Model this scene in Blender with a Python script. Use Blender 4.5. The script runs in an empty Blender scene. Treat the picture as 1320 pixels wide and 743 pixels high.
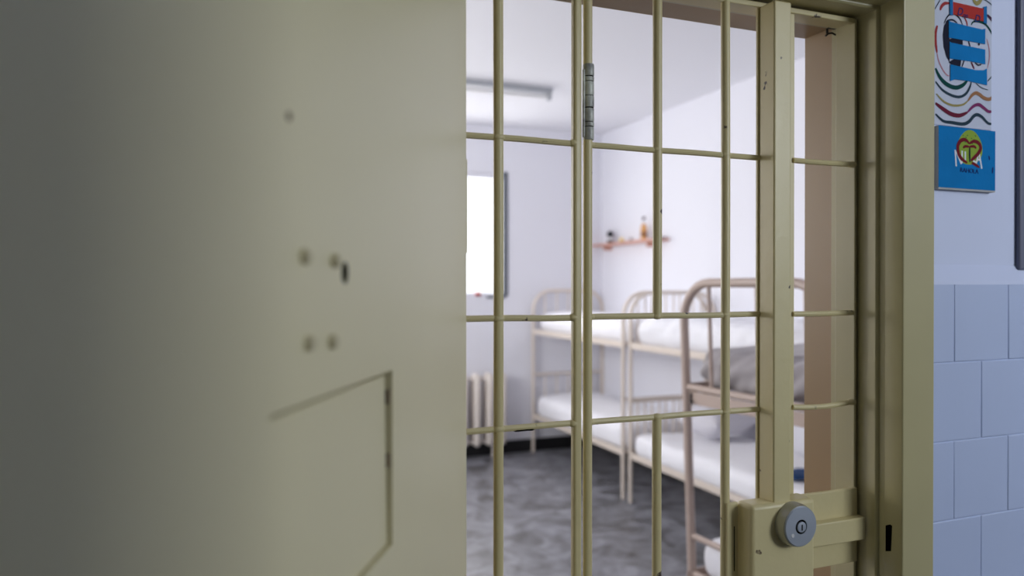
import bpy, bmesh, math, random
from mathutils import Vector, Matrix, noise
random.seed(7)
SC = bpy.context.scene
COL = SC.collection
PI = math.pi

# ---------------------------------------------------------------- materials
def mat(name, col, rough=.5, spec=.5, metal=0, bump=0, bscale=40, vary=0, vscale=3, coat=0, col2=None, emit=None, sheen=0):
    m = bpy.data.materials.new(name); m.use_nodes = True
    nt = m.node_tree; b = nt.nodes['Principled BSDF']
    b.inputs['Base Color'].default_value = (*col, 1)
    b.inputs['Roughness'].default_value = rough
    b.inputs['Metallic'].default_value = metal
    b.inputs['Specular IOR Level'].default_value = spec
    b.inputs['Coat Weight'].default_value = coat
    b.inputs['Sheen Weight'].default_value = sheen
    tc = nt.nodes.new('ShaderNodeTexCoord')
    if vary or col2:
        n = nt.nodes.new('ShaderNodeTexNoise'); n.inputs['Scale'].default_value = vscale; n.inputs['Detail'].default_value = 6
        nt.links.new(tc.outputs['Object'], n.inputs['Vector'])
        r = nt.nodes.new('ShaderNodeValToRGB'); r.color_ramp.elements[0].position = .35; r.color_ramp.elements[1].position = .65
        c2 = col2 if col2 else tuple(c*(1-vary) for c in col)
        r.color_ramp.elements[0].color = (*c2, 1); r.color_ramp.elements[1].color = (*col, 1)
        nt.links.new(n.outputs['Fac'], r.inputs['Fac']); nt.links.new(r.outputs['Color'], b.inputs['Base Color'])
    if bump:
        n = nt.nodes.new('ShaderNodeTexNoise'); n.inputs['Scale'].default_value = bscale; n.inputs['Detail'].default_value = 4
        nt.links.new(tc.outputs['Object'], n.inputs['Vector'])
        bp = nt.nodes.new('ShaderNodeBump'); bp.inputs['Strength'].default_value = bump; bp.inputs['Distance'].default_value = .002
        nt.links.new(n.outputs['Fac'], bp.inputs['Height']); nt.links.new(bp.outputs['Normal'], b.inputs['Normal'])
    return m

def chipped(name, col, under, rough, thr=.70, scale=28, bump=.25):
    """gloss paint over metal with a few worn-through specks"""
    m = mat(name, col, rough, bump=bump, bscale=60)
    nt = m.node_tree; b = nt.nodes['Principled BSDF']; tc = [n for n in nt.nodes if n.type == 'TEX_COORD'][0]
    big = nt.nodes.new('ShaderNodeTexNoise'); big.inputs['Scale'].default_value = 4; nt.links.new(tc.outputs['Object'], big.inputs['Vector'])
    tone = nt.nodes.new('ShaderNodeMix'); tone.data_type = 'RGBA'
    tone.inputs[6].default_value = (*col, 1); tone.inputs[7].default_value = (*[c*k for c, k in zip(col, (.86, .83, .74))], 1)
    nt.links.new(big.outputs['Fac'], tone.inputs[0])
    n = nt.nodes.new('ShaderNodeTexNoise'); n.inputs['Scale'].default_value = scale; n.inputs['Detail'].default_value = 5
    nt.links.new(tc.outputs['Object'], n.inputs['Vector'])
    r = nt.nodes.new('ShaderNodeValToRGB'); r.color_ramp.elements[0].position = thr; r.color_ramp.elements[1].position = thr+.02
    nt.links.new(n.outputs['Fac'], r.inputs['Fac'])
    mx = nt.nodes.new('ShaderNodeMix'); mx.data_type = 'RGBA'; mx.inputs[7].default_value = (*under, 1)
    nt.links.new(r.outputs['Color'], mx.inputs[0]); nt.links.new(tone.outputs[2], mx.inputs[6])
    nt.links.new(mx.outputs[2], b.inputs['Base Color'])
    return m

def floor_mat():
    m = mat('polished_marbled_floor', (.1, .1, .1), .26, spec=.9, bump=.12, bscale=18)
    nt = m.node_tree; b = nt.nodes['Principled BSDF']; tc = [n for n in nt.nodes if n.type == 'TEX_COORD'][0]
    n = nt.nodes.new('ShaderNodeTexNoise'); n.inputs['Scale'].default_value = 4.5; n.inputs['Detail'].default_value = 9; n.inputs['Distortion'].default_value = 1.6
    nt.links.new(tc.outputs['Object'], n.inputs['Vector'])
    r = nt.nodes.new('ShaderNodeValToRGB'); e = r.color_ramp.elements
    e[0].position = .32; e[0].color = (*FLOOR_D, 1); e[1].position = .68; e[1].color = (*FLOOR_L, 1)
    nt.links.new(n.outputs['Fac'], r.inputs['Fac']); nt.links.new(r.outputs['Color'], b.inputs['Base Color'])
    r2 = nt.nodes.new('ShaderNodeMapRange'); r2.inputs['To Min'].default_value = .30; r2.inputs['To Max'].default_value = .50
    nt.links.new(n.outputs['Fac'], r2.inputs['Value']); nt.links.new(r2.outputs['Result'], b.inputs['Roughness'])
    return m

FLOOR_D = (.075, .073, .075); FLOOR_L = (.28, .285, .32)
CREAM = (.675, .60, .35)
M = {}
M['cream'] = chipped('cream_gloss_paint', CREAM, (.12, .08, .05), .42, thr=.70)
M['bar'] = chipped('cream_bar_paint', CREAM, (.07, .05, .04), .38, thr=.665, scale=24)
M['door'] = mat('cream_door_paint', (.75, .69, .455), .34, bump=.05, bscale=9, vary=.05, vscale=2)
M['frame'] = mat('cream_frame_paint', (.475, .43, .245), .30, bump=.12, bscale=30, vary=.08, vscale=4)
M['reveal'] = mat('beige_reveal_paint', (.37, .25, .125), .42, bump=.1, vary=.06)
M['wall'] = mat('white_wall_paint', (.78, .785, .84), .75, bump=.15, bscale=14)
M['ceil'] = mat('white_ceiling_paint', (.80, .805, .84), .8)
M['corr'] = mat('pale_blue_wall_paint', (.62, .68, .90), .6, bump=.15, bscale=14)
M['low_bounce'] = mat('low_bounce_dark', (.08, .085, .095), .6)  # unseen corridor surfaces kept dark to hold bounce light off the door
M['tile'] = mat('painted_wall_tile', (.49, .575, .82), .42, bump=.2, bscale=18, vary=.04)
M['floor'] = floor_mat()
M['black'] = mat('black_skirting_paint', (.012, .012, .013), .4)
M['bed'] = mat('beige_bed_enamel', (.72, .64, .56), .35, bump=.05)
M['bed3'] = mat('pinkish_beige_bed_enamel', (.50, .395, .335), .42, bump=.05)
M['sheet'] = mat('white_cotton', (.84, .84, .88), .85, bump=.2, bscale=30, sheen=.2)
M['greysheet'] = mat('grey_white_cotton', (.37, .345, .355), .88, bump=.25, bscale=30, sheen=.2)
M['pillow'] = mat('pillow_cotton', (.66, .65, .70), .88, bump=.2, bscale=30, sheen=.2)
M['rad'] = mat('radiator_enamel', (.74, .68, .62), .4)
M['steel'] = mat('lock_steel', (.50, .55, .64), .42, metal=.75, bump=.1, bscale=90)
M['steelside'] = mat('lock_side_steel', (.42, .42, .38), .4, metal=.7)
M['hinge'] = mat('worn_hinge_metal', (.58, .60, .54), .45, metal=.1, bump=.5, bscale=90, col2=(.22, .22, .22), vscale=45)
M['dark'] = mat('dark_gap', (.004, .004, .004), 1, spec=0)
M['brown'] = mat('brown_rusty_screw', (.20, .15, .09), .6)
M['rivet'] = mat('brownish_rivet_paint', (.58, .52, .34), .5)  # slightly browner than the door paint
M['wood'] = mat('reddish_wood', (.66, .36, .28), .5, vary=.2, vscale=12)
M['grey'] = mat('grey_metal', (.30, .31, .34), .5)
M['winframe'] = mat('grey_window_frame', (.13, .145, .17), .5)
M['lampbody'] = mat('grey_lamp_housing', (.42, .44, .47), .45)
M['lampwhite'] = mat('white_lamp_diffuser', (.80, .80, .80), .4)
M['panel'] = mat('dark_blue_grey_enamel', (.13, .14, .21), .4)
M['blue'] = mat('bright_blue_paint', (.0, .19, .52), .8, spec=.15, bump=.2, bscale=120, vary=.1, vscale=20)
M['paper'] = mat('white_paper', (.54, .58, .71), .8, spec=.2)
M['canvas_edge'] = mat('grey_canvas_edge', (.42, .42, .42), .8)
for n_, c_ in dict(ink=(.01, .012, .03), red=(.32, .035, .04), pink=(.5, .2, .25), green=(.0, .055, .05), slate=(.02, .045, .07), plum=(.07, .025, .06),
                   olive=(.32, .27, .10), tan=(.33, .16, .08), maroon=(.14, .012, .035), purple=(.20, .03, .12), heart=(.16, .01, .02), navy=(.01, .03, .16),
                   egg=(.26, .38, .05), white=(.72, .76, .80), card=(.42, .035, .03), cobalt=(.01, .15, .40)).items():
    M[n_] = mat('paint_'+n_, c_, .8, spec=.15)
M['glassy_dark'] = mat('dark_bottle', (.012, .012, .02), .15)
M['clear'] = mat('pale_bottle', (.70, .70, .72), .15)
M['orange'] = mat('amber_bottle', (.70, .36, .12), .2)
M['yellow'] = mat('yellow_plastic', (.72, .55, .22), .5)
M['cloth_blue'] = mat('navy_cloth', (.01, .05, .16), .8)

def glass():
    m = bpy.data.materials.new('window_glass'); m.use_nodes = True; nt = m.node_tree; nt.nodes.clear()
    o = nt.nodes.new('ShaderNodeOutputMaterial'); mx = nt.nodes.new('ShaderNodeMixShader'); t = nt.nodes.new('ShaderNodeBsdfTransparent'); g = nt.nodes.new('ShaderNodeBsdfGlossy')
    g.inputs['Roughness'].default_value = .05; mx.inputs[0].default_value = .07
    nt.links.new(t.outputs[0], mx.inputs[1]); nt.links.new(g.outputs[0], mx.inputs[2]); nt.links.new(mx.outputs[0], o.inputs[0]); return m
M['glass'] = glass()

# ---------------------------------------------------------------- helpers
def B(): return bmesh.new()
def obj(name, bm, m, parent=None, bev=0, smooth=True, seg=2, sub=0, loc=None, autosm=35):
    me = bpy.data.meshes.new(name); bmesh.ops.recalc_face_normals(bm, faces=bm.faces); bm.to_mesh(me); bm.free()
    for x in (m if isinstance(m, (list, tuple)) else [m]): me.materials.append(x)
    o = bpy.data.objects.new(name, me); COL.objects.link(o)
    if parent: o.parent = parent
    if loc: o.location = loc
    if bev:
        b = o.modifiers.new('bevel', 'BEVEL'); b.width = bev; b.segments = seg; b.limit_method = 'ANGLE'; b.angle_limit = math.radians(40)
    if sub:
        s = o.modifiers.new('sub', 'SUBSURF'); s.levels = sub; s.render_levels = sub
    if smooth:
        for p in me.polygons: p.use_smooth = True
        if not sub:
            bm2 = bmesh.new(); bm2.from_mesh(me)
            for e in bm2.edges:
                if len(e.link_faces) == 2 and e.calc_face_angle(0) > math.radians(autosm): e.smooth = False
            bm2.to_mesh(me); bm2.free()
    return o
def tag(o, label=None, cat=None, group=None, kind=None):
    if label: o['label'] = label
    if cat: o['category'] = cat
    if group: o['group'] = group
    if kind: o['kind'] = kind
    return o
def empty(name, loc=(0, 0, 0), rz=0):
    o = bpy.data.objects.new(name, None); COL.objects.link(o); o.location = loc; o.rotation_euler = (0, 0, rz); o.empty_display_size = .1; return o
def box(bm, x0, x1, y0, y1, z0, z1, mi=0):
    vs = [bm.verts.new((x, y, z)) for x in (x0, x1) for y in (y0, y1) for z in (z0, z1)]
    for f in ((0, 1, 3, 2), (4, 6, 7, 5), (0, 4, 5, 1), (2, 3, 7, 6), (0, 2, 6, 4), (1, 5, 7, 3)):
        bm.faces.new([vs[i] for i in f]).material_index = mi
    return vs
def tube(bm, pts, r, n=12, mi=0, flat=None):
    pts = [Vector(p) for p in pts]; rings = []; prev = None
    for i, p in enumerate(pts):
        t = (pts[min(i+1, len(pts)-1)]-pts[max(i-1, 0)]).normalized()
        if prev is None:
            a = Vector((0, 0, 1)) if abs(t.z) < .9 else Vector((1, 0, 0)); u = t.cross(a).normalized()
        else: u = (prev-t*prev.dot(t)).normalized()
        prev = u; v = t.cross(u)
        rr = r[i] if isinstance(r, (list, tuple)) else r
        rings.append([bm.verts.new(p+u*rr*math.cos(2*PI*k/n)+v*rr*math.sin(2*PI*k/n)) for k in range(n)])
    for a, b in zip(rings, rings[1:]):
        for k in range(n): bm.faces.new((a[k], a[(k+1) % n], b[(k+1) % n], b[k])).material_index = mi
    bm.faces.new(list(reversed(rings[0]))).material_index = mi; bm.faces.new(rings[-1]).material_index = mi
def lathe(bm, prof, c=(0, 0, 0), axis='z', n=24, mi=0):
    rings = []
    for r, h in prof:
        ring = []
        for k in range(n):
            a = 2*PI*k/n; x, y = r*math.cos(a), r*math.sin(a)
            p = (c[0]+x, c[1]+y, c[2]+h) if axis == 'z' else (c[0]+x, c[1]-h, c[2]+y)
            ring.append(bm.verts.new(p))
        rings.append(ring)
    for a, b in zip(rings, rings[1:]):
        for k in range(n): bm.faces.new((a[k], a[(k+1) % n], b[(k+1) % n], b[k])).material_index = mi
    bm.faces.new(list(reversed(rings[0]))).material_index = mi; bm.faces.new(rings[-1]).material_index = mi
def catmull(pts, k=6):
    P = [Vector((*p, 0)) for p in pts]; out = []
    for i in range(len(P)-1):
        a, b, c, d = P[max(i-1, 0)], P[i], P[i+1], P[min(i+2, len(P)-1)]
        for s in range(k):
            t = s/k; out.append(.5*((2*b)+(c-a)*t+(2*a-5*b+4*c-d)*t*t+(3*b-a-3*c+d)*t**3))
    return out+[P[-1]]
def ribbon(bm, pts, w, y, mi, taper=True, clip=None):
    C = catmull(pts); prev = None; n = len(C)
    for i, p in enumerate(C):
        t = (C[min(i+1, n-1)]-C[max(i-1, 0)]).normalized(); nrm = Vector((-t.y, t.x, 0))
        ww = w*(1-.55*abs(2*i/(n-1)-1)**3) if taper else w
        q = []
        for s in (1, -1):
            v = p+nrm*ww*s
            if clip: v.x = min(max(v.x, clip[0]), clip[1]); v.y = min(max(v.y, clip[2]), clip[3])
            q.append(bm.verts.new((v.x, y, v.y)))
        if prev: bm.faces.new((prev[0], prev[1], q[1], q[0])).material_index = mi
        prev = q
def poly(bm, pts, y, mi, th=0):
    a = [bm.verts.new((x, y, z)) for x, z in pts]; bm.faces.new(a).material_index = mi
    if th:
        b = [bm.verts.new((x, y+th, z)) for x, z in pts]; bm.faces.new(list(reversed(b))).material_index = mi
        for i in range(len(a)): bm.faces.new((a[i], b[i], b[(i+1) % len(a)], a[(i+1) % len(a)])).material_index = mi
def textmesh(s, size, m, parent, loc, shear=0, name='lettering', italic=0, rot=(PI/2, 0, 0)):
    cu = bpy.data.curves.new(name, 'FONT'); cu.body = s; cu.size = size; cu.shear = shear; cu.extrude = .0002; cu.resolution_u = 3
    t = bpy.data.objects.new(name, cu); COL.objects.link(t); dg = bpy.context.evaluated_depsgraph_get()
    me = bpy.data.meshes.new_from_object(t.evaluated_get(dg)); bpy.data.objects.remove(t)
    me.materials.clear(); me.materials.append(m)
    o = bpy.data.objects.new(name, me); COL.objects.link(o); o.parent = parent; o.location = loc; o.rotation_euler = rot; return o
PW_CELL, PW_SIDE, PW_CORR, EXPO = 27, 72, 70, 0.12
RIB= [('ink', 0.00097, [(1.2025, 2.1533), (1.1968, 2.1457), (1.1892, 2.1351)]), ('red', 0.00292, [(1.2256, 2.151), (1.214, 2.1488), (1.2064, 2.1429), (1.2026, 2.1355)]), ('red', 0.00292, [(1.196, 2.1073), (1.1919, 2.0944), (1.192, 2.0767), (1.1953, 2.0593)]), ('pink', 0.00117, [(1.1953, 2.0593), (1.1991, 2.046), (1.2088, 2.0319), (1.2184, 2.0233), (1.2262, 2.0213)]), ('ink', 0.00156, [(1.2161, 2.1153), (1.2238, 2.1204), (1.2355, 2.122), (1.2452, 2.1177)]), ('ink', 0.00146, [(1.2123, 2.1135), (1.2199, 2.1255), (1.2296, 2.1322), (1.2413, 2.1324), (1.2531, 2.1256), (1.259, 2.1153)]), ('red', 0.00146, [(1.2629, 2.1311), (1.2689, 2.1235), (1.2709, 2.1154)]), ('green', 0.00195, [(1.2808, 2.1194), (1.2868, 2.1258), (1.3009, 2.1276), (1.3191, 2.1243), (1.3335, 2.1119), (1.3439, 2.0947), (1.3451, 2.0663), (1.3421, 2.0417)]), ('slate', 0.00117, [(1.336, 2.0325), (1.3237, 2.0213)]), ('plum', 0.00292, [(1.3211, 2.143), (1.3334, 2.1361), (1.3458, 2.122)]), ('olive', 0.0039, [(1.2846, 2.1676), (1.2927, 2.1603), (1.3007, 2.1628), (1.3088, 2.171)]), ('slate', 0.00097, [(1.3088, 2.171), (1.3292, 2.1653), (1.3436, 2.1559)]), ('pink', 0.00097, [(1.3213, 2.0991), (1.3275, 2.0828), (1.3286, 2.0644), (1.3236, 2.0455)]), ('green', 0.0039, [(1.1916, 2.0315), (1.2031, 2.0162), (1.2204, 2.0056), (1.2418, 2.0021), (1.2595, 2.008), (1.2713, 2.0175)]), ('slate', 0.00244, [(1.1917, 2.0082), (1.2089, 1.9948), (1.2321, 1.9873), (1.2517, 1.9864), (1.2675, 1.9934), (1.2774, 2.0055), (1.2813, 2.0157)]), ('olive', 0.00195, [(1.1937, 1.9865), (1.2128, 1.9745), (1.2361, 1.9697), (1.2596, 1.9731), (1.2735, 1.9814)]), ('tan', 0.00341, [(1.2735, 1.9814), (1.2834, 1.9921), (1.2934, 1.9972), (1.3035, 1.9954), (1.3137, 1.9906), (1.328, 1.9891), (1.3403, 1.9959), (1.3454, 2.0035)]), ('maroon', 0.0039, [(1.1918, 1.9699), (1.2091, 1.9618), (1.2303, 1.954), (1.2518, 1.953), (1.2716, 1.9602)]), ('purple', 0.00312, [(1.2716, 1.9602), (1.2875, 1.9728), (1.3016, 1.9768), (1.3138, 1.9722), (1.3281, 1.9664), (1.3445, 1.9699)]), ('slate', 0.00312, [(1.1919, 1.9508), (1.2111, 1.94), (1.2324, 1.9389), (1.2598, 1.9383), (1.2756, 1.9437), (1.2876, 1.9545), (1.2976, 1.9582), (1.3098, 1.9549), (1.3261, 1.9449), (1.3446, 1.9449)]), ('slate', 0.00078, [(1.2933, 2.0155), (1.3075, 2.0084), (1.3258, 2.0059)]), ('ink', 0.00136, [(1.273, 2.0905), (1.279, 2.0786)]), ('ink', 0.00234, [(1.2988, 2.0865), (1.3031, 2.0867)]), ('ink', 0.00127, [(1.2632, 2.053), (1.2574, 2.0412)]), ('maroon', 0.00156, [(1.2811, 2.0522), (1.2892, 2.0404)]), ('ink', 0.00136, [(1.2912, 2.0519), (1.2992, 2.0485), (1.3073, 2.0508)]), ('olive', 0.00146, [(1.2275, 2.1706), (1.2567, 2.1832), (1.2885, 2.185)]), ('green', 0.00195, [(1.1986, 2.1692), (1.2255, 2.1869), (1.2567, 2.1971), (1.3005, 2.2008), (1.3373, 2.1892)]), ('maroon', 0.00292, [(1.2024, 2.1917), (1.237, 2.208), (1.2764, 2.2168), (1.3289, 2.2135)])]
POLY= [('ink', [(1.218, 2.1169), (1.2248, 2.1192), (1.2259, 2.0807), (1.2261, 2.0462), (1.2183, 2.055), (1.2115, 2.0721), (1.2095, 2.0925), (1.2123, 2.1093)]), ('ink', [(1.222, 2.0857), (1.2375, 2.0911), (1.2591, 2.0902), (1.2592, 2.0777), (1.2395, 2.0781), (1.2259, 2.0821)]), ('ink', [(1.2241, 2.046), (1.2377, 2.053), (1.2553, 2.0528), (1.2534, 2.0408), (1.23, 2.0425)])]
STRIPS= [[(1.2232, 2.1202), (1.2271, 2.1179), (1.2734, 2.1155), (1.3083, 2.1143), (1.3165, 2.1167), (1.3162, 2.0884), (1.2233, 2.0893)], [(1.2253, 2.0825), (1.2292, 2.0809), (1.3166, 2.0785), (1.3168, 2.0517), (1.2765, 2.0529), (1.2254, 2.0522)], [(1.2274, 2.042), (1.2926, 2.0385), (1.3128, 2.0405), (1.3209, 2.0442), (1.3218, 2.014), (1.2727, 2.0168), (1.2392, 2.0163), (1.2275, 2.0124)]]
CARD= [(1.2327, 2.1541), (1.3114, 2.1524), (1.3115, 2.1291), (1.2332, 2.1317)]
CARDSIDE= [[(1.2249, 2.1604), (1.2327, 2.1601), (1.2332, 2.1298), (1.2255, 2.1295)], [(1.3114, 2.1556), (1.3199, 2.1582), (1.3201, 2.1257), (1.3115, 2.1267)]]
EMB= [('heart', 0.00363, [(1.2655, 1.902), (1.2555, 1.9083), (1.2436, 1.9053), (1.2368, 1.8958), (1.2388, 1.882), (1.2477, 1.8728), (1.2606, 1.8673)]), ('heart', 0.00363, [(1.2655, 1.902), (1.2774, 1.907), (1.2896, 1.9043), (1.2947, 1.8955), (1.2876, 1.8851), (1.2756, 1.8759), (1.27, 1.8716)]), ('heart', 0.00264, [(1.2716, 1.8679), (1.2817, 1.865), (1.2918, 1.8606)]), ('ink', 0.00198, [(1.2665, 1.8964), (1.2665, 1.8824), (1.2672, 1.8684)]), ('heart', 0.00242, [(1.2496, 1.8932), (1.2555, 1.8964), (1.2655, 1.8963)]), ('heart', 0.00242, [(1.2655, 1.8963), (1.2775, 1.8978), (1.2831, 1.8944)]), ('navy', 0.00165, [(1.3161, 1.8834), (1.3182, 1.8757)]), ('navy', 0.00165, [(1.3269, 1.8634), (1.3255, 1.8519)])]
EMBW= [(0.00172, [(1.2303, 1.8884), (1.233, 1.8594)]), (0.00172, [(1.2329, 1.8858), (1.2458, 1.8643)]), (0.00172, [(1.2476, 1.8881), (1.2473, 1.8658)]), (0.00172, [(1.2556, 1.8873), (1.2557, 1.867)]), (0.00172, [(1.2756, 1.8717), (1.2837, 1.8693)]), (0.00172, [(1.2833, 1.8665), (1.2906, 1.8895)]), (0.00172, [(1.2906, 1.8895), (1.2979, 1.8589)]), (0.00172, [(1.2867, 1.8752), (1.2954, 1.8743)])]
EGG= [(1.2993, 1.8977), (1.2979, 1.9025), (1.2959, 1.9072), (1.2932, 1.9116), (1.29, 1.9156), (1.2865, 1.9191), (1.2827, 1.922), (1.2787, 1.9243), (1.2746, 1.9259), (1.2704, 1.9267), (1.2662, 1.9268), (1.2621, 1.9261), (1.2579, 1.9246), (1.2539, 1.9224), (1.25, 1.9196), (1.2463, 1.9161), (1.2429, 1.9122), (1.2398, 1.9078), (1.2373, 1.9031), (1.2353, 1.8983), (1.2341, 1.8933), (1.2336, 1.8884), (1.234, 1.8837), (1.2353, 1.8793), (1.2375, 1.8753), (1.2407, 1.8718), (1.2447, 1.8689), (1.2494, 1.8666), (1.2548, 1.865), (1.2605, 1.8642), (1.2665, 1.8642), (1.2725, 1.8649), (1.2784, 1.8664), (1.2838, 1.8686), (1.2886, 1.8715), (1.2927, 1.875), (1.2959, 1.8789), (1.2982, 1.8833), (1.2995, 1.888), (1.2998, 1.8928)]

# ================================================================ THE SETTING
XR, YF, ZC = 3.73, 6.86, 3.18          # cell right wall, far wall, ceiling
XL = -.9                               # cell left wall
OX0, OX1, OZ = .285, 1.049, 2.115      # clear opening in the door wall
def structure(name, bm, m, label, **k):
    o = obj(name, bm, m, **k); tag(o, label, None, kind='structure'); return o

b = B(); box(b, XL-.1, XR+.1, 1.0, YF+.1, -.1, 0); structure('floor', b, M['floor'], 'dark grey marbled polished floor of the cell', smooth=False)
b = B(); box(b, -2.6, 4.4, -2.4, 1.0, -.1, 0); structure('floor_corridor', b, M['low_bounce'], 'corridor floor, kept dark to limit bounce, in front of the barred door', smooth=False)
b = B(); box(b, XL-.1, XR+.1, 1.127, YF+.1, ZC, ZC+.1); structure('ceiling', b, M['ceil'], 'white painted ceiling of the cell', smooth=False)
b = B(); box(b, -2.6, 4.4, -2.4, .967, 3.0, 3.1); structure('ceiling_corridor', b, M['ceil'], 'white ceiling of the corridor', smooth=False)
b = B(); box(b, XR, XR+.1, 1.127, YF+.1, 0, ZC); structure('wall_right', b, M['wall'], 'white painted right wall of the cell behind the bunks', smooth=False)
LY0, LY1, LZ0, LZ1 = 3.7, 5.5, 1.5, 2.7  # unseen window opening added to even out the light in the cell
b = B(); box(b, XL-.2, XL, 1.127, LY0, 0, ZC); box(b, XL-.2, XL, LY1, YF+.1, 0, ZC); box(b, XL-.2, XL, LY0, LY1, 0, LZ0); box(b, XL-.2, XL, LY0, LY1, LZ1, ZC)
structure('wall_left', b, M['wall'], 'white painted left wall of the cell', smooth=False)
# far wall with the window opening
WX0, WX1, WZ0, WZ1 = 1.25, 2.70, 1.53, 2.72
b = B()
box(b, XL, WX0, YF, YF+.25, 0, ZC); box(b, WX1, XR, YF, YF+.25, 0, ZC); box(b, WX0, WX1, YF, YF+.25, 0, WZ0); box(b, WX0, WX1, YF, YF+.25, WZ1, ZC)
structure('wall_back', b, M['wall'], 'white painted far wall of the cell with the bright window', smooth=False)
b = B(); box(b, XL+.012, XR-.012, YF-.012, YF, 0, .125); structure('baseboard_back', b, M['black'], 'black painted skirting along the far wall', smooth=False)
b = B(); box(b, XR-.012, XR, 1.2, YF-.012, 0, .125); structure('baseboard_right', b, M['black'], 'black painted skirting along the right wall behind the bunks', smooth=False)
# window: frame, mullion, panes
b = B()
for x0, x1, z0, z1 in ((WX0, WX0+.05, WZ0, WZ1), (WX0+.05, WX1-.055, WZ0, WZ0+.035), (WX0+.05, WX1-.055, WZ1-.05, WZ1)):
    box(b, x0, x1, YF+.01, YF+.06, z0, z1)
box(b, 1.95, 1.99, YF+.015, YF+.055, WZ0+.035, WZ1-.05)
win = structure('window_1', b, M['wall'], 'bright overexposed window with grey frame in the far wall', bev=.004)
b = B(); box(b, WX1-.055, WX1, YF-.012, YF+.06, WZ0, WZ1+.02); obj('casement_edge', b, M['winframe'], win, bev=.003)
b = B(); box(b, WX0+.05, 1.95, YF+.03, YF+.035, WZ0+.035, WZ1-.05); obj('glass_pane', b, M['glass'], win, smooth=False)
b = B(); box(b, 1.99, WX1-.055, YF+.03, YF+.035, WZ0+.035, WZ1-.05); obj('glass_pane', b, M['glass'], win, smooth=False)
b = B(); box(b, WX1-.22, WX1-.03, YF-.02, YF+.05, WZ0-.018, WZ0+.006); obj('sill_strip', b, M['winframe'], win, bev=.003)
b = B(); box(b, 2.37, 2.42, YF-.015, YF+.03, WZ0+.006, WZ0+.04); t = obj('soap_bar', b, M['card'], bev=.008, seg=3); tag(t, 'tiny red object on the window sill beside the grey strip', 'soap')

# door wall (between corridor and cell), upper part painted, lower part tiled
HX0, HX1, HZ = .15, 1.13, 2.21       # rough opening filled by the steel frame
b = B()
box(b, HX1-.03, XR, .967, 1.127, 0, 3.18); box(b, XL-1.7, HX0+.03, .967, 1.127, 0, 3.18); box(b, HX0+.03, HX1-.03, .967, 1.127, HZ-.03, 3.18)
structure('wall_front', b, [M['corr']], 'pale lilac painted wall beside the barred door', smooth=False)
# cell-side skin of that wall is white
b = B()
box(b, HX1, XR, 1.127, 1.131, 0, ZC); box(b, XL, HX0, 1.127, 1.131, 0, ZC); box(b, HX0, HX1, 1.127, 1.131, HZ, ZC)
structure('wall_front_inner', b, M['wall'], 'white plaster of the door wall on the cell side', smooth=False)
# tiles
TS = .1392; TZ = 1.651
b = B()
for r in range(12):
    z1 = TZ-r*TS; z0 = max(z1-TS, 0)
    off = 1.221 if r % 2 == 0 else 1.290
    x = off-TS*2
    while x < 3.0:
        a, c = max(x, 1.131), min(x+TS, 3.0); x += TS
        if c-a < .012: continue
        g = .0002; jy = random.uniform(-.0004, .0004)
        y0 = .9495+jy; v = box(b, a+g, c-g, y0, .967, z0+g, z1-g)
        for q in v:
            if q.co.y < .96: q.co.y += random.uniform(-.0003, .0003)
box(b, 1.131, 3.0, .9506, .966, 0, TZ-.001)
structure('wall_front_tiles', b, M['tile'], 'square pale blue painted tiles covering the lower wall beside the door', bev=.0022, seg=2)
# sloped ledge on top of the tiles
b = B(); P_ = [(.9495, TZ), (.953, TZ+.006), (.962, TZ+.024), (.967, TZ+.034), (.967, TZ-.002), (.9495, TZ-.002)]
A_ = [b.verts.new((1.131, y, z)) for y, z in P_]; C_ = [b.verts.new((3.0, y, z)) for y, z in P_]
b.faces.new(A_); b.faces.new(list(reversed(C_)))
for i in range(6): b.faces.new((A_[i], A_[(i+1) % 6], C_[(i+1) % 6], C_[i]))
structure('trim_2', b, M['corr'], 'sloped pale ledge above the wall tiles')
# unseen corridor: near wall added to shade the door, hall window to light it
CX, CY, HY = .62, -.20, -2.3
b = B(); box(b, -2.6, CX, HY, CY, 0, 3.0); structure('wall_shade_blocker', b, M['low_bounce'], 'unseen dark wall added to shade the near end of the open door', smooth=False)
QX0, QX1, QZ0, QZ1 = 2.4, 3.6, 1.95, 2.95
b = B(); box(b, CX, QX0, HY-.2, HY, 0, 3.0); box(b, QX1, 4.4, HY-.2, HY, 0, 3.0); box(b, QX0, QX1, HY-.2, HY, 0, QZ0); box(b, QX0, QX1, HY-.2, HY, QZ1, 3.0)
structure('wall_corridor_back', b, M['low_bounce'], 'unseen back wall of the hall with an added window, dark to limit bounce', smooth=False)
b = B(); box(b, -2.7, -2.6, HY, .967, 0, 3.0); structure('wall_corridor_left', b, M['low_bounce'], 'unseen end wall of the corridor, kept dark to limit bounce', smooth=False)
b = B(); box(b, 4.4, 4.5, HY, .967, 0, 3.0); structure('wall_corridor_right', b, M['low_bounce'], 'unseen far end wall of the hall, kept dark to limit bounce', smooth=False)

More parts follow.
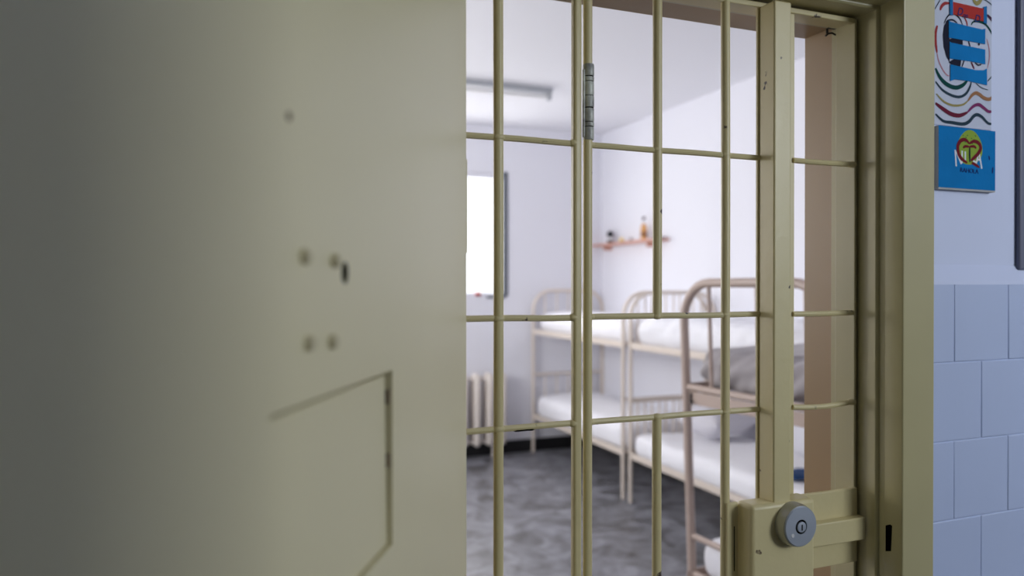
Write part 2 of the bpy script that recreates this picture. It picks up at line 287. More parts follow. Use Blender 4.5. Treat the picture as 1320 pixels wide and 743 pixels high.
# steel door frame with a stepped rebate (profile in x,y of the right jamb, mirrored to the left and over the top)
def frame_profile(bm, prof, path_z):
    rows = []
    for (d, y) in prof:   # d = distance outward from the clear opening
        rows.append([bm.verts.new((OX0-d, y, 0)), bm.verts.new((OX0-d, y, path_z+d)), bm.verts.new((OX1+d, y, path_z+d)), bm.verts.new((OX1+d, y, 0))])
    for a, c in zip(rows, rows[1:]):
        for k in range(3): bm.faces.new((a[k], a[k+1], c[k+1], c[k]))
b = B()
frame_profile(b, [(0, 1.045), (0, .962), (.0035, .959), (.0065, .959), (.0065, .953), (.0075, .950), (.0075, .948), (.0075, .917), (.0090, .914), (.078, .914), (.081, .917), (.081, .9668), (.075, .9668), (.075, 1.045), (0, 1.045)], OZ)
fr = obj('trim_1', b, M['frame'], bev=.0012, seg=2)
tag(fr, 'glossy cream steel door frame around the barred gate', None, kind='structure')
b = B(); P_ = [(.934, 1.2465), (.938, 1.2475), (.9500, 1.2435), (.9503, 1.236), (.9478, 1.232), (.9478, 1.213), (.951, 1.210), (.951, 1.203), (.9485, 1.200), (.936, 1.2035)]
P_ = [(min(y, .9465), z) for y, z in P_]
vs = [b.verts.new((OX1+.0068, y, z)) for y, z in P_]; b.faces.new(vs); vs2 = [b.verts.new((OX1+.0078, y, z)) for y, z in P_]; b.faces.new(list(reversed(vs2)))
for i in range(10): b.faces.new((vs[i], vs2[i], vs2[(i+1) % 10], vs[(i+1) % 10]))
obj('strike_hole', b, M['dark'], fr, smooth=False)
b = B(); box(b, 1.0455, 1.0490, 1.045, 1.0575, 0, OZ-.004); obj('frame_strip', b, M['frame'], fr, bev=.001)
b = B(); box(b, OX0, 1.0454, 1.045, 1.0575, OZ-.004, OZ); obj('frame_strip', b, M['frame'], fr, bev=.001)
# inner lining of the wall opening, beige
b = B()
for (d, y0, y1) in ((0.0, 1.052, 1.127), (.006, 1.045, 1.052)):
    box(b, OX1+d, OX1+.08, y0, y1, 0, OZ+.08); box(b, OX0-.08, OX0-d, y0, y1, 0, OZ+.08); box(b, OX0-d, OX1+d, y0, y1, OZ+d, OZ+.08)
structure('trim_3', b, M['reveal'], 'brownish beige lining of the wall opening behind the gate', smooth=False)
b = B(); tube(b, [(1.024, 1.050, 2.094), (1.029, 1.048, 2.0985), (1.035, 1.046, 2.0995), (1.041, 1.0445, 2.0965), (1.0452, 1.0435, 2.0975)], .0016, 8)
tube(b, [(1.037, 1.0595, 2.1145), (1.037, 1.0595, 2.103)], .0022, 8); box(b, 1.031, 1.0445, 1.0450, 1.052, 2.1080, 2.1108)
t = obj('wire_hook', b, M['black']); tag(t, 'small black bent wire hook at the top corner of the gate opening', 'hook')

# ================================================================ SOLID DOOR (door_1), swung open to the left
TH = math.radians(29.8); HG = Vector((.305, .92, 0))
door = empty('door_1', HG, PI/2-TH+PI)      # local +x runs from the hinge towards the free edge
tag(door, 'open solid steel door, cream painted, with a recessed hatch', 'door', kind='structure')
# local frame: +x = hinge->free edge; inner face normal must point to world (cos TH,-sin TH)
ang = door.rotation_euler.z
lx = Vector((math.cos(ang), math.sin(ang))); ly = Vector((-math.sin(ang), math.cos(ang)))
SN = 1 if ly.dot(Vector((math.cos(TH), -math.sin(TH)))) > 0 else -1    # sign of local y that faces the camera
def dbox(bm, s0, s1, d0, d1, z0, z1, mi=0):     # d = depth behind the face (negative = proud)
    ya, yb = sorted((-SN*d0, -SN*d1)); return box(bm, s0, s1, ya, yb, z0, z1, mi)
HS0, HS1, HZ0, HZ1 = .3195, .552, 1.425, 1.576
b = B()
T = .042; DW = .78; DZ = 2.11
dbox(b, 0, HS0, 0, T, .012, DZ); dbox(b, HS1, DW, 0, T, .012, DZ); dbox(b, HS0, HS1, 0, T, .012, HZ0); dbox(b, HS0, HS1, 0, T, HZ1, DZ)
bmesh.ops.remove_doubles(b, verts=b.verts, dist=1e-5)
obj('door_leaf', b, M['door'], door, smooth=False)
b = B(); vv = dbox(b, HS0+.0050, HS1-.002, .0042, .030, HZ0+.001, HZ1-.0035)
for q in vv:
    if q.co.x < HS0+.01: q.co.x += .0025 if q.co.z > HZ0+.05 else -.0035
hf = obj('hatch_flap', b, M['door'], door, bev=.0015)
b = B(); dbox(b, HS0, HS1, .031, .036, HZ0, HZ1); obj('hatch_backing', b, M['brown'], door, smooth=False)
for z in (1.553, 1.498):
    b = B(); tube(b, [(HS0+.0012, -SN*.004, z-.006), (HS0+.0012, -SN*.004, z+.006)], .0022, 8); obj('hatch_hinge', b, M['brown'], hf)
for s, z in ((.505, 1.667), (.455, 1.666), (.499, 1.613), (.460, 1.611)):
    b = B(); lathe(b, [(.0050, 0), (.0050, .002), (.0040, .0042), (.002, .0052)], (0, 0, 0), 'y', 16)
    o = obj('rivet', b, M['rivet'], door); o.location = (s, 0, z)
    if SN > 0: o.rotation_euler = (0, 0, PI)
b = B(); vs = [b.verts.new((.434+.0062*math.cos(a), SN*.0004, 1.658+.0078*math.sin(a))) for a in [2*PI*k/20 for k in range(20)]]; b.faces.new(vs)
r_ = bmesh.ops.extrude_face_region(b, geom=b.faces[:]); bmesh.ops.translate(b, vec=(0, -SN*.0003, 0), verts=[v for v in r_['geom'] if isinstance(v, bmesh.types.BMVert)])
obj('peephole', b, M['dark'], door, smooth=False)
b = B(); lathe(b, [(.003, 0), (.002, .0012)], (0, 0, 0), 'y', 12); o = obj('screw_mark', b, M['brown'], door); o.location = (.526, 0, 1.749)
if SN > 0: o.rotation_euler = (0, 0, PI)
b = B()
for z in (.35, 1.75): tube(b, [(-.006, -SN*.008, z-.06), (-.006, -SN*.008, z+.06)], .008, 12)
obj('door_hinge', b, M['cream'], door)

# ================================================================ FIXED GRILLE (left) and BARRED GATE (right)
ZB = .02; BR = .0073
ZA, ZM, ZL = 1.857, 1.601, 1.445       # three crossbars
fg = empty('fixed_grille', (0, 1.0, 0)); tag(fg, 'narrow fixed panel of cream bars between the solid door and the hinged gate', 'grille')
def vbar(parent, x, z0, z1, r=BR, wob=.0012, sq=False):
    b = B(); n = 24
    pts = []
    for i in range(n+1):
        z = z0+(z1-z0)*i/n; pts.append((x+noise.noise(Vector((x*9, z*2, 0)))*wob, noise.noise(Vector((x*5, z*2, 7)))*wob, z))
    if sq:
        for k in range(1): tube(b, pts, r*1.2, 4)
        return obj('bar', b, M['bar'], parent, bev=.0018, seg=3)
    tube(b, pts, r, 14); return obj('bar', b, M['bar'], parent)
def hbar(parent, x0, x1, z, r=.0046, wob=.0012, bend=0, dz=0):
    b = B(); n = 20; pts = []
    for i in range(n+1):
        t = i/n; x = x0+(x1-x0)*t; pts.append((x, noise.noise(Vector((x*6, z*5, 3)))*wob, z+dz*t+noise.noise(Vector((x*9, z*7, 0)))*wob+bend*math.sin(PI*t)))
    tube(b, pts, r, 8)
    for k in (x0, x1):
        pass
    return obj('crossbar', b, M['bar'], parent)
vbar(fg, .379, ZB, OZ-.002)
b = B(); box(b, .4950, .5080, -.008, .006, ZB, OZ-.002); obj('side_bar', b, M['bar'], fg, bev=.004, seg=3)
b = B(); box(b, OX0, .302, -.008, .008, ZB, OZ-.002); obj('wall_bar', b, M['bar'], fg, bev=.003)
hbar(fg, .30, .496, ZA); hbar(fg, .30, .496, ZM+.0005, dz=-.001); hbar(fg, .30, .496, ZL-.001, dz=.001)
for z in (ZB, OZ-.014): b = B(); box(b, OX0, .504, -.008, .008, z, z+.012); obj('end_rail', b, M['bar'], fg, bev=.002)
for x, z in ((.379, ZA), (.379, ZM), (.379, ZL), (.498, ZA), (.498, ZM), (.498, ZL)):
    b = B(); bmesh.ops.create_icosphere(b, subdivisions=2, radius=.0085, matrix=Matrix.Translation((x, -.001, z)) @ Matrix.Diagonal((1.15, .9, .75, 1))); obj('weld', b, M['bar'], fg)

for x0, x1, z in ((.4265, .4295, ZA), (.4325, .4352, ZA), (.411, .417, ZM), (.430, .4325, ZM), (.4005, .436, ZL-.0005)):
    b = B(); tube(b, [(x0+(x1-x0)*k/8, -.0006, z+(-.0026 if x1-x0 > .02 else -.0005)+noise.noise(Vector((x0*9+k, z, 0)))*.0006) for k in range(9)], [.0012]+[.0030]*7+[.0012], 8); obj('paint_chip', b, M['dark'], fg)
gt = empty('barred_gate', (0, 1.0, 0)); tag(gt, 'cream barred gate with box post and round steel lock, closed in the doorway', 'gate')
b = B(); pts = [(.5195+noise.noise(Vector((0, z*.12, 5)))*.0008, -.002, ZB+z*(OZ-.004-ZB)/24) for z in range(25)]; tube(b, pts, .0070, 14); obj('hinge_stile', b, M['bar'], gt)
b = B()                                                     # upper hinge: stacked knuckles
zz = 1.872
segs = [(.0084, .0175, 0), (.0077, .0016, 1), (.0084, .006, 0), (.0077, .0010, 1), (.0083, .020, 0), (.0077, .0010, 1), (.0084, .0165, 0), (.0076, .0018, 1), (.0083, .0195, 0), (.0077, .0010, 1), (.0085, .006, 0), (.0077, .0012, 1), (.0082, .0185, 0)]
hz = 1.9745
for r, h, dk in segs:
    lathe(b, [(r*.95, 0), (r, -min(.001, h*.3)), (r, -h+min(.001, h*.3)), (r*.95, -h)], (.5205, -.003, hz), 'z', 20, mi=dk); hz -= h
obj('hinge_barrel', b, [M['hinge'], M['dark']], gt)
b = B(); box(b, .5100, .5132, -.007, -.003, 1.866, 1.966); obj('hinge_plate', b, M['hinge'], gt, bev=.001)
vbar(gt, .641, ZM-.002, OZ-.012); vbar(gt, .641, ZB+.01, ZL+.002); vbar(gt, .7685, ZB+.01, OZ-.012)
hbar(gt, .523, .842, ZA-.0005); hbar(gt, .523, .842, ZM); hbar(gt, .523, .842, ZL)
hbar(gt, .905, 1.036, ZA); hbar(gt, .905, 1.036, ZM-.0012); hbar(gt, .905, 1.036, ZL-.001, bend=-.0035, dz=.001)
for x, z in ((.5225, ZA), (.5225, ZM), (.5225, ZL), (.641, ZA), (.641, ZM), (.641, ZL), (.7685, ZA), (.7685, ZM), (.7685, ZL), (1.034, ZA), (1.034, ZL)):
    b = B(); bmesh.ops.create_icosphere(b, subdivisions=2, radius=.0082, matrix=Matrix.Translation((x, -.0005, z)) @ Matrix.Diagonal((1.2, .9, .7, 1))); obj('weld', b, M['bar'], gt)
b = B(); box(b, .8355, .8695, -.036, 0, 1.293, OZ-.012); box(b, .8355, .8695, -.036, 0, ZB+.01, 1.10); obj('box_post', b, M['bar'], gt, bev=.0025, seg=3)
b = B(); box(b, .833, .909, 0, .006, ZB+.01, OZ-.006); obj('post_backing', b, M['bar'], gt, bev=.0015)
# outer frame: flat bar on edge at the lock side and along the top / bottom
b = B(); box(b, 1.0375, 1.0425, -.004, .040, ZB, OZ-.006); obj('lock_stile', b, M['frame'], gt, bev=.0015)  # same paint as the bars, coloured darker to carry the stile's shade
b = B(); box(b, .523, 1.0372, -.004, .006, OZ-.014, OZ-.005); box(b, .523, 1.0372, .006, .040, OZ-.010, OZ-.005); obj('top_rail', b, M['bar'], gt, bev=.0015)
b = B(); box(b, .523, 1.0372, -.004, .006, ZB, ZB+.01); obj('bottom_rail', b, M['bar'], gt, bev=.0015)
b = B(); box(b, .765, .787, -.010, -.002, 1.10, 1.300)
obj('keeper_plate', b, M['cream'], gt, bev=.0018)
b = B(); box(b, .7785, .7797, -.0106, -.0098, 1.19, 1.262); obj('keeper_slot', b, M['dark'], gt, smooth=False)
b = B(); box(b, .9175, 1.037, -.0115, -.0045, 1.171, 1.2985); obj('lock_plate', b, M['cream'], gt, bev=.0015)
b = B(); box(b, .7885, .9165, -.041, 0, 1.09, 1.301); lc = obj('lock_case', b, M['cream'], gt, bev=.007, seg=3)
b = B(); box(b, .9168, 1.0385, -.0285, -.0118, 1.214, 1.2525); obj('bolt', b, M['cream'], lc, bev=.002)
LC = (.8675, -.041, 1.266)
b = B(); lathe(b, [(.0345, -.002), (.0345, .010), (.0325, .0165), (.0325, .0185)], LC, 'y', 40); cy = obj('lock_collar', b, M['steelside'], lc)
b = B(); lathe(b, [(.0320, .0186), (.0320, .0195), (.0305, .0210), (.0115, .0212), (.0112, .0198), (.0085, .0198), (.0083, .0225), (.0030, .0228)], LC, 'y', 40)
cf = obj('lock_face', b, M['steel'], lc)
b = B(); lathe(b, [(.0114, .0199), (.0086, .0200)], LC, 'y', 32); box(b, LC[0]-.0009, LC[0]+.0009, LC[1]-.0233, LC[1]-.0226, LC[2]-.005, LC[2]+.004); obj('keyhole', b, M['dark'], cf, smooth=False)
b = B(); lathe(b, [(.0032, .0211), (.003, .0216)], (LC[0]-.017, LC[1], LC[2]-.012), 'y', 12); obj('lock_pin', b, M['clear'], cf)

# ================================================================ POSTERS ON THE CORRIDOR WALL
po = empty('wavy_poster', (0, 0, 0)); tag(po, 'white poster with wavy coloured lines and glued blue paper strips on the wall', 'poster')
pm = ['paper', 'ink', 'red', 'pink', 'green', 'slate', 'plum', 'olive', 'tan', 'maroon', 'purple']
b = B(); box(b, 1.165, 1.3345, .9650, .9668, 1.9325, 2.26, 0)
k_ = 0
for m_, w_, p_ in RIB:
    k_ += 1; ribbon(b, p_, w_, .9646-.00001*k_, pm.index(m_), clip=(1.166, 1.334, 1.933, 2.259))
for m_, p_ in POLY: k_ += 1; poly(b, p_, .9646-.00001*k_, pm.index(m_))
obj('poster_sheet', b, [M[x] for x in pm], po, smooth=False)
for p_ in STRIPS: b = B(); poly(b, p_, .9636, 0, .0006); tag(obj('paper_strip', b, M['blue'], po, smooth=False), 'bright blue paper strip')
b = B(); poly(b, CARD, .9634, 0, .0006); cd = tag(obj('title_card', b, M['card'], po, smooth=False), 'red card with dark lettering')
for p_ in CARDSIDE: b = B(); poly(b, p_, .9632, 0, .0006); obj('card_edge', b, M['cobalt'], po, smooth=False)
tl = -.02
textmesh('D', .0195, M['navy'], cd, (1.2425, .9630, 2.1325), .3); textmesh('on', .0125, M['navy'], cd, (1.257, .9630, 2.1300), .25); textmesh('D', .0195, M['navy'], cd, (1.2865, .9630, 2.1255), .3)
cv = empty('blue_canvas', (0, 0, 0)); tag(cv, 'small bright blue painted canvas with a red heart emblem, hung below the wavy poster', 'painting')
b = B(); box(b, 1.1895, 1.3335, .9566, .9668, 1.8175, 1.9292, 0); obj('canvas_stretcher', b, M['canvas_edge'], cv, smooth=False)
em = ['blue', 'egg', 'heart', 'ink', 'navy', 'white', 'green']
b = B(); box(b, 1.1895, 1.3335, .95625, .9566, 1.8205, 1.9292, 0); obj('canvas_face', b, M['blue'], cv, smooth=False)
b = B(); poly(b, EGG, .95618, 1)
for _ in range(14):
    a = random.uniform(0, 2*PI); cx, cz = sum(p[0] for p in EGG)/40, sum(p[1] for p in EGG)/40
    rx = random.uniform(-.018, .018); rz = random.uniform(.006, .022); ribbon(b, [(cx+rx, cz+rz), (cx+rx+.003, cz+rz-.001)], .0007, .95615, 6)
k_ = 0
for w_, p_ in EMBW: k_ += 1; ribbon(b, p_, w_, .95612-.00001*k_, 5, taper=False)
for m_, w_, p_ in EMB: k_ += 1; ribbon(b, p_, w_, .95600-.00001*k_, em.index(m_))
obj('emblem', b, [M[x] for x in em], cv, smooth=False)
textmesh('RAHOLA', .0118, M['navy'], cv, (1.2420, .9558, 1.8500), 0, rot=(PI/2, .02, 0))
b = B()
A_ = .004
box(b, 1.4025, 1.62, .9580, .9665, 1.672+A_, 2.75)  # thin dark panel of unknown kind at the edge of view
t = obj('dark_wall_panel', b, M['panel'], bev=.004, seg=4); tag(t, 'dark blue grey panel on the wall above the tiles', 'cabinet')

# ================================================================ BUNK BEDS
def arch(u, W, ztop, rad, lean=lambda z: 0, zb=0, n=7):
    pts = [(u+lean(zb), 0, zb)]
    for i in range(1, 5): z = zb+(ztop-rad-zb)*i/4; pts.append((u+lean(z), 0, z))
    for i in range(1, n): a = PI/2*i/n; z = ztop-rad+rad*math.sin(a); pts.append((u+lean(z), rad-rad*math.cos(a), z))
    pts.append((u+lean(ztop), rad, ztop)); pts.append((u+lean(ztop), W/2, ztop)); pts.append((u+lean(ztop), W-rad, ztop))
    for i in range(1, n): a = PI/2*(1-i/n); z = ztop-rad+rad*math.sin(a); pts.append((u+lean(z), W-rad+rad*math.cos(a), z))
    for i in range(4, 0, -1): z = zb+(ztop-rad-zb)*i/4; pts.append((u+lean(z), W, z))
    pts.append((u+lean(zb), W, zb)); return pts
def archz(v, W, ztop, rad):
    d = min(v, W-v)
    return ztop if d >= rad else ztop-rad+math.sqrt(max(rad*rad-(rad-d)**2, 0))
def bunk(name, loc, rz, L, W, ztop, zu, zm, zl, m, r, label, rad=.19, lean=lambda z: 0, spindles=5, plate=False, sp=None, rung=None):
    root = empty(name, loc, rz); tag(root, label, 'bunk bed', 'bunk beds along the right side of the cell')
    for iu, u in enumerate((0, L)):
        ln = lean if iu == 0 else (lambda z: 0)
        b = B(); tube(b, arch(u, W, ztop, rad, ln), r, 14); fr_ = obj('end_frame', b, m, root)
        for z in [zu, zm, zl]+([rung] if rung else []):
            rr = r*.75
            b = B(); tube(b, [(u+ln(z), r, z), (u+ln(z), W-r, z)], rr, 10); obj('cross_rail', b, m, root)
        vs = sp if (sp and iu == 0) else [W*(k+1)/(spindles+1) for k in range(spindles)]
        for v in vs:
            zt = archz(v, W, ztop, rad)-r*.5
            b = B(); tube(b, [(u+ln(zu), v, zu), (u+ln(zt), v, zt)], r*.42, 8); obj('spindle', b, m, root)
            b = B(); tube(b, [(u+ln(zl), v, zl), (u+ln(zm), v, zm)], r*.42, 8); obj('spindle', b, m, root)
        if plate and iu == 0:
            b = B(); box(b, -.006+ln(zu), .006+ln(zu), r, W-r, zu-.085, zu-.022); obj('end_plate', b, m, root, bev=.002)
            b = B(); tube(b, [(.012, .035, zu-.028), (.014, .035, zu-.065), (.018, .050, zu-.070), (.02, .062, zu-.058)], .005, 8); obj('hook', b, M['black'], root)
    for v, s in ((0, 1), (W, -1)):
        for z in (zu, zl):
            b = B(); box(b, r*.3, L-r*.3, v-.004 if s > 0 else v-.036, v+.036 if s > 0 else v+.004, z-.022, z-.017); box(b, r*.3, L-r*.3, v-.004, v+.004, z-.03, z+.016)
            obj('side_rail', b, m, root, bev=.002)
    for z in (zu, zl):
        b = B()
        for k in range(14): x = L*(k+.5)/14; box(b, x-.018, x+.018, .006, W-.006, z-.016, z-.013)
        obj('slat_base', b, m, root, smooth=False)
    return root
def soft(bm, L, W, H, rad=.05, nx=64, ny=28, nz=9, amp=.008, freq=3.0, seed=0, folds=0, top=None):
    """rounded slab with cloth unevenness; origin at the bottom centre"""
    def P(x, y, z):
        c = Vector((max(min(x, L/2-rad), -L/2+rad), max(min(y, W/2-rad), -W/2+rad), max(min(z, H-rad), rad)))
        p = Vector((x, y, z)); d = p-c
        if d.length > 1e-6: p = c+d.normalized()*rad
        s = Vector((seed*3.1, seed*1.7, 0)); q = p*freq+s
        k = noise.noise(q)*amp+noise.noise(q*2.7)*amp*.5
        up = max(0, min(1, (p.z-H*.35)/(H*.5)))
        if top: p.z += up*top(p.x, p.y)
        w = p.z/H if H else 0
        nrm = d.normalized() if d.length > 1e-6 else Vector((0, 0, 1))
        p += nrm*k*(.3+up)
        if folds:
            e = max(0, 1-(abs(abs(p.x)-L/2))/.25); f = math.sin((p.y*1.0+p.z*.9)*70+seed)*.5+math.sin((p.y*.7+p.z*1.6)*45+2*seed)*.5
            p += nrm*folds*e*f
            p += nrm*folds*.6*noise.noise(Vector((p.x*5, p.y*14+p.z*10, seed)))
        if p.z < .002: p.z = .002
        return p
    grid = {}
    def V(i, j, k):
        key = (i, j, k)
        if key not in grid: grid[key] = bm.verts.new(P(-L/2+L*i/nx, -W/2+W*j/ny, H*k/nz))
        return grid[key]
    for i in range(nx):
        for j in range(ny):
            bm.faces.new((V(i, j, 0), V(i, j+1, 0), V(i+1, j+1, 0), V(i+1, j, 0))); bm.faces.new((V(i, j, nz), V(i+1, j, nz), V(i+1, j+1, nz), V(i, j+1, nz)))
    for i in range(nx):
        for k in range(nz):
            bm.faces.new((V(i, 0, k), V(i+1, 0, k), V(i+1, 0, k+1), V(i, 0, k+1))); bm.faces.new((V(i, ny, k), V(i, ny, k+1), V(i+1, ny, k+1), V(i+1, ny, k)))
    for j in range(ny):
        for k in range(nz):
            bm.faces.new((V(0, j, k), V(0, j, k+1), V(0, j+1, k+1), V(0, j+1, k))); bm.faces.new((V(nx, j, k), V(nx, j+1, k), V(nx, j+1, k+1), V(nx, j, k+1)))
def on_bed(bed, name, L, W, H, u, v, z, m, label, cat, rz=0, **k):
    b = B(); soft(b, L, W, H, **k); o = obj(name, b, m, sub=1)
    R_ = Matrix.Rotation(bed.rotation_euler.z, 4, 'Z'); p = Vector(bed.location)+(R_ @ Vector((u, v, z)))
    o.location = p; o.rotation_euler = (0, 0, bed.rotation_euler.z+rz); tag(o, label, cat, group_of.get(name)); return o
group_of = {'mattress': 'white mattresses on the bunk beds', 'pillow': 'pillows on the bunk beds'}
def pillow_at(bed, u, v, z, L, W, H, m, label, rz=0, tilt=0, seed=0):
    b = B(); nx, ny = 24, 18
    def Pp(i, j, s):
        x = -1+2*i/nx; y = -1+2*j/ny
        px = x*(1-.10*(y*y)*(1-abs(x))); py = y*(1-.10*(x*x)*(1-abs(y)))
        t = max(0, (1-abs(x)**2.4)*(1-abs(y)**2.4))**.5
        w = noise.noise(Vector((x*2.2, y*2.2, seed)))*.12*t
        return Vector((px*L/2, py*W/2, s*(t*(.5+w))*H))
    g = {}
    for s in (1, -1):
        for i in range(nx+1):
            for j in range(ny+1):
                e = i in (0, nx) or j in (0, ny)
                if e and (i, j, 1) in g: g[(i, j, s)] = g[(i, j, 1)]
                else: g[(i, j, s)] = b.verts.new(Pp(i, j, s))
        for i in range(nx):
            for j in range(ny): b.faces.new([g[(i, j, s)], g[(i+1, j, s)], g[(i+1, j+1, s)], g[(i, j+1, s)]][::s])
    o = obj('pillow', b, m, sub=1)
    R_ = Matrix.Rotation(bed.rotation_euler.z, 4, 'Z'); p = Vector(bed.location)+(R_ @ Vector((u, v, z+H*.5)))
    o.location = p; o.rotation_euler = (0, tilt, bed.rotation_euler.z+rz); tag(o, label, 'pillow', group_of['pillow']); return o

W1 = .765
# far bunk: u runs towards the camera (-y), v runs towards the wall (+x)
def rail_bunk(y_far, L, label, **k):
    # local u -> world -y, v -> world +x  : rotation -90 deg maps (1,0)->(0,-1), (0,1)->(1,0)
    return bunk('bunk_bed', (2.95, y_far, 0), -PI/2, L, W1, 1.585, 1.19, .76, .36, M['bed'], .0155, label, **k)
b1 = rail_bunk(6.815, 1.74, 'beige tubular bunk bed in the far corner below the shelf')
b2 = rail_bunk(4.965, 1.87, 'beige tubular bunk bed in the middle, end to end with the corner bunk')
RZ3 = math.radians(5)
def bunk3b():
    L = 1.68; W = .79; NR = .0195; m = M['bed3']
    root = empty('bunk_bed', (1.967, 2.83, 0), RZ3)
    tag(root, 'nearest bunk bed, pinkish beige tubes, arched end frame seen through the bars', 'bunk bed', 'bunk beds along the right side of the cell')
    zt, zu, zm, zl = 1.655, 1.195, .76, .36; rad = .17
    lean = lambda z: .048-.041*z
    for iu, u in enumerate((0, L)):
        ln = lean if iu == 0 else (lambda z: 0)
        P_ = [(x, -v, z) for x, v, z in arch(u, W, zt, rad, ln)]
        b = B(); tube(b, P_, NR, 16); obj('end_frame', b, m, root)
        for z, rr in ((zu, .0155), (.53, .0135), (zl, .014)):
            b = B(); tube(b, [(u+ln(z), -NR, z), (u+ln(z), -W+NR, z)], rr, 12); obj('cross_rail', b, m, root)
        for v in (.165, .44, .68):
            z1 = archz(v, W, zt, rad)-.012
            b = B(); tube(b, [(u+ln(zu), -v, zu), (u+ln(z1), -v, z1)], .0092, 10); obj('spindle', b, m, root)
        if iu == 0:
            b = B(); box(b, -.004+ln(zu), .004+ln(zu), -W+NR, -NR, zu-.072, zu-.018); obj('end_plate', b, m, root, bev=.002)
            b = B(); tube(b, [(-.010, -.040, zu-.022), (-.012, -.040, zu-.062), (-.016, -.052, zu-.068), (-.02, -.064, zu-.056)], .0045, 8); obj('hook', b, M['black'], root)
    for v in (0, -W):
        for z in (zu, zl):
            b = B(); box(b, .006, L-.006, v-.004, v+.004, z-.03, z+.016); box(b, .006, L-.006, min(v, v+(.034 if v < -.1 else -.034)), max(v, v+(.034 if v < -.1 else -.034)), z-.022, z-.017); obj('side_rail', b, m, root, bev=.002)
    for z in (zu, zl):
        b = B()
        for k in range(14): x = L*(k+.5)/14; box(b, x-.018, x+.018, -W+.006, -.006, z-.016, z-.013)
        obj('slat_base', b, m, root, smooth=False)
    return root
b3 = bunk3b()

# bedding
S_ = M['sheet']
on_bed(b1, 'mattress', 1.66, .70, .17, .87, .385, 1.180, S_, 'white made-up mattress on the upper level of the corner bunk', 'mattress', seed=1, rad=.08, amp=.014, top=lambda x, y: .035*math.cos(y*3.6))
on_bed(b1, 'mattress', 1.66, .73, .20, .87, .370, .349, S_, 'white made-up mattress on the lower level of the corner bunk', 'mattress', seed=2, rad=.075, amp=.014, top=lambda x, y: .03*math.cos(y*3.5))
on_bed(b2, 'mattress', 1.80, .735, .235, .935, .375, 1.180, S_, 'thick rumpled white bedding on the upper level of the middle bunk', 'mattress', seed=8, rad=.095, amp=.030, freq=5, folds=.018)
on_bed(b2, 'mattress', 1.80, .74, .17, .935, .365, .349, S_, 'white sheeted mattress on the lower level of the middle bunk', 'mattress', seed=4, rad=.07, amp=.014, folds=.003)
on_bed(b3, 'mattress', 1.61, .755, .185, .835, -.393, 1.185, M['greysheet'], 'greyish mattress with gathered corner on the upper level of the nearest bunk', 'mattress', seed=5, rad=.085, amp=.012, folds=.016)
on_bed(b3, 'mattress', 1.60, .72, .17, .84, -.395, .349, S_, 'white mattress on the lower level of the nearest bunk, mostly hidden', 'mattress', seed=6, rad=.07, amp=.010)
pillow_at(b2, .41, .50, .540, .36, .52, .25, M['pillow'], 'greyish white pillow on the lower mattress of the middle bunk', rz=.26, seed=3)
b = B(); soft(b, .20, .16, .03, rad=.014, nx=14, ny=12, nz=3, amp=.006, freq=9, seed=9, folds=.003)
o = obj('folded_cloth', b, M['cloth_blue'], sub=1); o.location = (3.17, 3.45, .530); tag(o, 'dark blue folded cloth near the foot of the lower middle bunk', 'cloth')

# ================================================================ RADIATOR, LAMP, SHELF
ra = empty('radiator', (0, 0, 0)); tag(ra, 'beige column radiator under the window', 'radiator')
for k in range(9):
    x = 2.585-.128*k
    b = B()
    for dy in (0, .075):
        y = 6.80-dy-.02
        tube(b, [(x, y, .13), (x, y, .16), (x, y, .76), (x, y, .79)], [.022, .036, .036, .022], 12)
    for z in (.15, .775): tube(b, [(x, 6.80, z), (x, 6.69, z)], [.030, .030], 12)
    obj('radiator_column', b, M['rad'], ra, bev=.006)
for z in (.16, .76): b = B(); tube(b, [(1.53, 6.74, z), (2.62, 6.74, z)], .018, 10); obj('header_pipe', b, M['rad'], ra)
for x in (1.62, 2.5): b = B(); tube(b, [(x, 6.74, 0), (x, 6.74, .16)], .012, 8); obj('foot_pipe', b, M['rad'], ra)

la = empty('ceiling_lamp', (0, 0, 0)); tag(la, 'long grey strip lamp fixed to the white ceiling, switched off', 'lamp')
b = B(); box(b, .95, 2.49, 5.36, 5.43, ZC-.04, ZC); obj('lamp_housing', b, M['lampbody'], la, bev=.006)
b = B(); tube(b, [(.99, 5.395, ZC-.068), (2.45, 5.395, ZC-.068)], .016, 12); obj('lamp_tube', b, M['lampwhite'], la)
for x in (.955, 2.455): b = B(); box(b, x, x+.03, 5.37, 5.42, ZC-.092, ZC-.044); obj('lamp_holder', b, M['lampbody'], la, bev=.004)

sh = empty('wall_shelf', (0, 0, 0)); tag(sh, 'narrow reddish wooden shelf on the right wall of the cell', 'shelf')
b = B(); box(b, 3.60, XR, 5.62, 6.84, 2.028, 2.050); obj('shelf_board', b, M['wood'], sh, bev=.003)
for y in (5.85, 6.65): b = B(); box(b, 3.64, XR, y-.012, y+.012, 1.985, 2.028); obj('shelf_bracket', b, M['wood'], sh, bev=.003)
bo = empty('dark_bottle', (3.66, 6.55, 2.05)); tag(bo, 'small bottle with a black cap and black base on the shelf', 'bottle')
b = B(); lathe(b, [(.030, 0), (.032, .005), (.032, .028), (.028, .032)]); obj('bottle_base', b, M['glassy_dark'], bo)
b = B(); lathe(b, [(.026, .032), (.027, .05), (.018, .062)]); obj('bottle_body', b, M['clear'], bo)
b = B(); lathe(b, [(.020, .062), (.033, .068), (.035, .095), (.022, .118), (.008, .125)]); obj('bottle_cap', b, M['glassy_dark'], bo)
bo = empty('amber_bottle', (3.66, 5.93, 2.05)); tag(bo, 'tall amber bottle with a thin neck on the shelf', 'bottle')
b = B(); lathe(b, [(.024, 0), (.030, .008), (.030, .10), (.022, .135), (.012, .15)]); obj('bottle_body', b, M['orange'], bo)
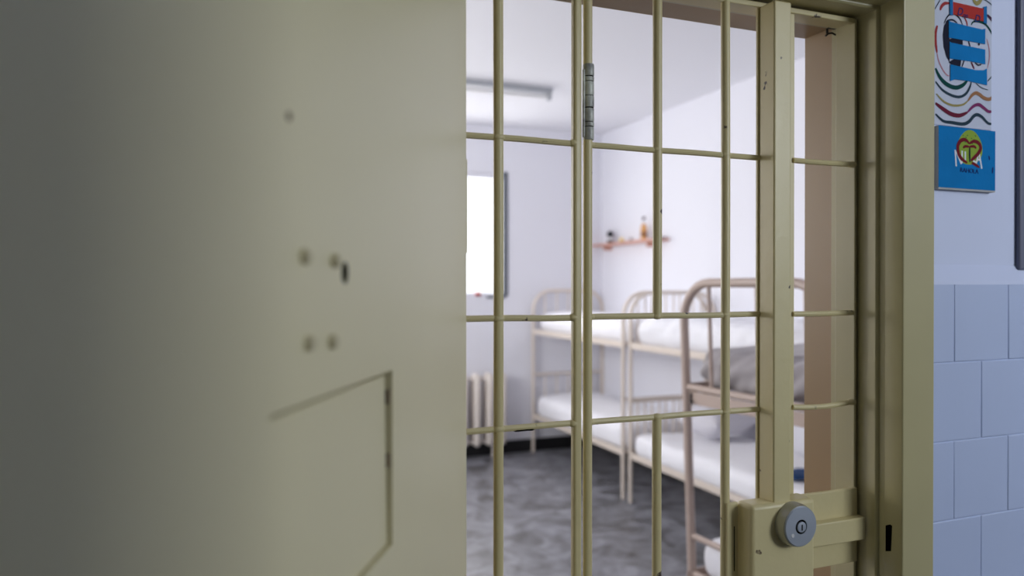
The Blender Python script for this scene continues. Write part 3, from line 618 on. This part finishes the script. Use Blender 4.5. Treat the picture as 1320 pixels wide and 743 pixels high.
b = B(); lathe(b, [(.031, .03), (.0312, .035), (.0312, .07), (.031, .075)]); obj('bottle_label', b, M['tan'], bo)
b = B(); lathe(b, [(.008, .15), (.008, .185)]); obj('bottle_neck', b, M['clear'], bo)
b = B(); lathe(b, [(.014, .185), (.015, .19), (.013, .21)]); obj('bottle_cap', b, M['plum'], bo)
b = B(); lathe(b, [(.022, 0), (.024, .004), (.024, .03), (.016, .042)]); o = obj('small_jar', b, M['yellow'], loc=(3.65, 6.31, 2.05)); tag(o, 'small yellow jar on the shelf beside the black capped bottle', 'jar')
b = B(); lathe(b, [(.010, 0), (.011, .004), (.013, .03), (.007, .036)]); o = obj('small_pot', b, M['grey'], loc=(3.66, 6.15, 2.05)); tag(o, 'tiny grey pot on the shelf between the yellow jar and the amber bottle', 'pot')
b = B(); box(b, 3.615, 3.70, 5.63, 5.70, 2.0505, 2.066); o = obj('small_box', b, M['grey'], bev=.003); tag(o, 'flat grey box at the near end of the shelf', 'box')

# ================================================================ LIGHT
def area(name, loc, rot, sx, sy, power, col):
    l = bpy.data.lights.new(name, 'AREA'); l.shape = 'RECTANGLE'; l.size = sx; l.size_y = sy; l.energy = power; l.color = col
    o = bpy.data.objects.new(name, l); COL.objects.link(o); o.location = loc; o.rotation_euler = rot; return o
area('window_daylight', ((WX0+WX1)/2, YF+.22, (WZ0+WZ1)/2), (-PI/2, 0, 0), WX1-WX0-.02, WZ1-WZ0-.02, PW_CELL, (1, .97, .945))
area('side_fill_light', (XL-.15, (LY0+LY1)/2, (LZ0+LZ1)/2), (0, -PI/2, 0), LZ1-LZ0-.02, LY1-LY0-.02, PW_SIDE, (1, .97, .945))  # fill light added in the unseen side opening
area('added_hall_light', ((QX0+QX1)/2, HY-.15, (QZ0+QZ1)/2), (PI/2, 0, 0), QX1-QX0-.02, QZ1-QZ0-.02, PW_CORR, (.89, .945, 1.0))  # unseen source added in the hall opening to light door and gate
w = bpy.data.worlds.new('sky'); w.use_nodes = True; w.node_tree.nodes['Background'].inputs[0].default_value = (.92, .96, 1, 1); w.node_tree.nodes['Background'].inputs[1].default_value = 1.6
SC.world = w

# ================================================================ CAMERA
cam = bpy.data.cameras.new('camera'); co = bpy.data.objects.new('camera', cam); COL.objects.link(co)
cam.sensor_width = 36; cam.lens = 975/1320*36; cam.clip_start = .01; cam.clip_end = 100
yaw, pit = math.radians(21.8), math.radians(-.3)
fw = Vector((math.sin(yaw)*math.cos(pit), math.cos(yaw)*math.cos(pit), math.sin(pit)))
co.location = (0, 0, 1.65); co.rotation_euler = fw.to_track_quat('-Z', 'Y').to_euler()
cam.dof.use_dof = True; cam.dof.focus_distance = 1.20; cam.dof.aperture_fstop = 2.6
SC.camera = co
SC.view_settings.view_transform = 'Standard'; SC.view_settings.look = 'None'; SC.view_settings.gamma = 1; SC.view_settings.use_curve_mapping = False
SC.view_settings.exposure = EXPO
SC.cycles.use_denoising = True; SC.cycles.max_bounces = 12; SC.cycles.diffuse_bounces = 8; SC.cycles.glossy_bounces = 6; SC.cycles.sample_clamp_indirect = 8
